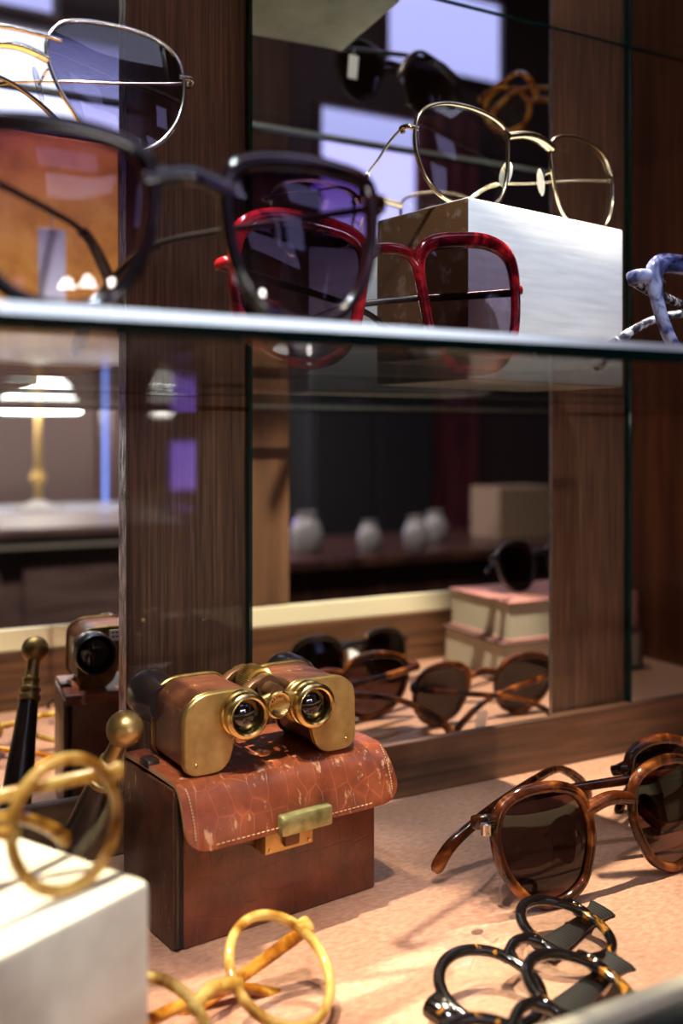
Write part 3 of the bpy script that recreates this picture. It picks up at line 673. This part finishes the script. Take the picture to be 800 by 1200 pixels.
# ================================================================== THE SHOP (seen in the mirrors)
FZ = -.95
struct(MB().box((-3, -4.2, FZ-.05), (6, .5, FZ)).build('floor_shop', 'shop_floor', smooth=0))
struct(MB().box((-3, -4.2, 2.9), (6, .5, 2.95)).build('ceiling', 'shop_ceiling', smooth=0))
struct(MB().box((-3, -4.2, FZ), (6, -4.0, 2.9)).build('wall_front', 'shop_plaster', smooth=0))
struct(MB().box((6, -4.2, FZ), (6.1, .5, 2.9)).build('wall_far', 'shop_wood', smooth=0))
struct(MB().box((-3.1, -4.2, FZ), (-3, .5, 2.9)).build('wall_near', 'shop_wood', smooth=0))
struct(MB().box((-.52, -.34, FZ), (.84, .03, -.021)).build('trim_5', 'rail_wood', smooth=0))
wn = 0
def window(x0, x1, z0, z1, mat, y=-4.0, fr=.03):
    global wn; wn += 1
    m = MB()
    for a, b in (((x0-fr, y, z0-fr), (x1+fr, y+.05, z0)), ((x0-fr, y, z1), (x1+fr, y+.05, z1+fr)), ((x0-fr, y, z0), (x0, y+.05, z1)), ((x1, y, z0), (x1+fr, y+.05, z1))): m.box(a, b)
    o = struct(m.build('window_%d' % wn, 'shop_wood', smooth=0))
    MB().box((x0, y+.001, z0), (x1, y+.012, z1)).build('pane', mat, o, smooth=0)
window(.35, 1.42, 1.62, 2.05, 'pale_window'); window(.30, 1.0, 2.14, 2.5, 'lavender_window')
window(2.35, 3.05, 1.30, 1.95, 'lavender_window'); window(2.75, 3.5, 2.25, 2.7, 'lavender_window')
window(1.225, 1.25, -.1, .55, 'blue_window', fr=.015); window(1.75, 2.15, 1.25, 1.8, 'lavender_window')
# panelled shop fittings
def boxes(name, label, cat, parts, loc=(0,0,0)):
    o = thing(name, label, cat, loc)
    for nm, a, b, mt, bv in parts: MB().box(a, b, bev=bv).build(nm, mt, o, smooth=0)
    return o
boxes('sideboard', 'mauve brown wooden sideboard reflected low in the left mirror', 'sideboard',
      [('top', (.0,-2.75,-.03), (1.02,-2.2,.0), 'bench_wood', .008), ('body', (.03,-2.72,FZ), (.99,-2.25,-.06), 'bench_wood', .004), ('drawer', (.06,-2.25,-.34), (.48,-2.235,-.1), 'bench_wood', .004), ('drawer', (.54,-2.25,-.34), (.96,-2.235,-.1), 'bench_wood', .004), ('ledge', (.02,-2.26,-.06), (1.0,-2.21,-.03), 'book_pages', .004)])
tb = boxes('round_table', 'pale topped table under the lamp in the left mirror', 'table', [('leg', (.55,-3.4,FZ), (.63,-3.32,-.06), 'shop_wood', .004), ('leg', (1.2,-3.4,FZ), (1.28,-3.32,-.06), 'shop_wood', .004)])
MB().box((.35,-3.75,-.06), (1.38,-3.05,-.03), bev=.01).build('tabletop', 'table_top', tb, smooth=0)
def lamp(label, loc, sc, glow):
    o = thing('table_lamp', label, 'lamp', loc)
    MB().lathe([(.09*sc,0),(.09*sc,.012*sc),(.05*sc,.025*sc),(.018*sc,.04*sc)], (0,0,0), (0,0,1), 28).build('base', 'ceramic', o)
    MB().lathe([(.012*sc,.035*sc),(.012*sc,.09*sc),(.03*sc,.12*sc),(.012*sc,.16*sc),(.010*sc,.4*sc)], (0,0,0), (0,0,1), 20).build('stem', 'old_brass', o)
    MB().lathe([(.15*sc,.36*sc),(.135*sc,.41*sc),(.10*sc,.47*sc),(.05*sc,.515*sc),(.012*sc,.53*sc),(.01*sc,.52*sc),(.09*sc,.465*sc),(.14*sc,.37*sc)], (0,0,0), (0,0,1), 32).build('lamp_shade', glow, o)
    return o
lamp('white domed table lamp reflected in the left mirror', (.80, -3.30, -.03), 1.04, 'lamp_glow')
lamp('low white table lamp at the left edge of the left mirror', (.50, -3.5, -.03), .95, 'lamp_glow')
# wall light: bare bright bulb mirrored in the varnished upright
wl = thing('wall_lamp', 'bright tubular wall lamp glinting in the varnished left upright', 'lamp', (1.34, -3.45, .34))
MB().lathe([(.03,0),(.05,.03),(.052,.15),(.04,.18),(.01,.19)], (0,0,0), (0,0,1), 24).build('bulb', 'hot_bulb', wl)
MB().lathe([(.02,-.30),(.02,-.02),(.032,0)], (0,0,0), (0,0,1), 20).build('holder', 'old_brass', wl)
MB().lathe([(.10,-.39),(.10,-.36),(.03,-.33),(.02,-.29)], (0,0,0), (0,0,1), 24).build('foot', 'old_brass', wl)
sc_ = thing('screen', 'violet glowing screen mirrored as a square in the varnished upright', 'screen', (1.47, -3.75, .0))
MB().box((0,-.03,0), (.24,0,.24), bev=.006).build('casing', 'screen_body', sc_, smooth=0)
MB().box((.012,0,.012), (.228,.003,.228)).build('display', 'violet_screen', sc_, smooth=0)
MB().box((.1,-.025,-.2), (.14,-.01,0)).build('stand', 'screen_body', sc_, smooth=0)
MB().box((.02,-.12,-.22), (.22,.08,-.2)).build('stand_foot', 'screen_body', sc_, smooth=0)
boxes('shop_counter', 'dark shop counter reflected through the middle mirror', 'counter', [('top', (1.35,-3.3,-.22), (4.2,-2.55,-.18), 'shop_wood', .006), ('body', (1.4,-3.25,FZ), (4.15,-2.6,-.22), 'shop_wood', .004)])
def pot(label, x, y, sc, mat='ceramic'):
    o = MB().lathe([(.045*sc,0),(.06*sc,.02*sc),(.065*sc,.08*sc),(.05*sc,.12*sc),(.035*sc,.14*sc),(.042*sc,.16*sc),(.036*sc,.16*sc),(.03*sc,.13*sc)], (0,0,0), (0,0,1), 24).build('jar', mat); o.location = (x, y, -.18)
    tag(o, label, 'jar', 'jars on the shop counter')
pot('large white jar reflected at the left of the middle mirror', 1.66, -2.75, .95); pot('small white jar reflected beside the large white jar', 1.9, -2.7, .7)
pot('tall pale jar reflected near the centre of the middle mirror', 2.3, -2.85, .8); pot('low white jar reflected between the pale jar and carton', 2.08, -2.65, .8)
tag(MB().box((2.55,-2.95,-.18), (2.85,-2.75,.04), bev=.006).build('carton', 'tan_card', smooth=0), 'tan carton on the counter reflected at right of middle mirror', 'carton')
def curtain(x0, x1, y, label):
    m = MB(); N = 60; vs = []; fs = []
    for i in range(N+1):
        u = i/N; x = x0 + (x1-x0)*u; yy = y + .035*math.sin(u*(x1-x0)*55)
        for q, (dy, z) in enumerate(((0, FZ), (0, 2.0), (-.01, 2.0), (-.01, FZ))): vs.append((x, yy+dy, z))
    for i in range(N):
        for q in range(4): fs.append([i*4+q, i*4+(q+1) % 4, (i+1)*4+(q+1) % 4, (i+1)*4+q])
    m.put(vs, fs); tag(m.build('curtain', 'maroon_cloth', smooth=60), label, 'curtain', 'maroon shop curtains')
curtain(1.70, 1.98, -3.85, 'maroon curtain reflected at left of the middle mirror'); curtain(2.85, 3.25, -3.85, 'maroon curtain reflected at right of the middle mirror')
boxes('shop_cupboard', 'tall black cupboard reflected in the centre of middle mirror', 'cupboard', [('body', (2.1,-3.95,FZ), (2.8,-3.6,1.1), 'black_cloth', .01), ('door', (2.12,-3.6,FZ+.1), (2.44,-3.585,1.05), 'black_cloth', .006), ('door', (2.46,-3.6,FZ+.1), (2.78,-3.585,1.05), 'black_cloth', .006)])
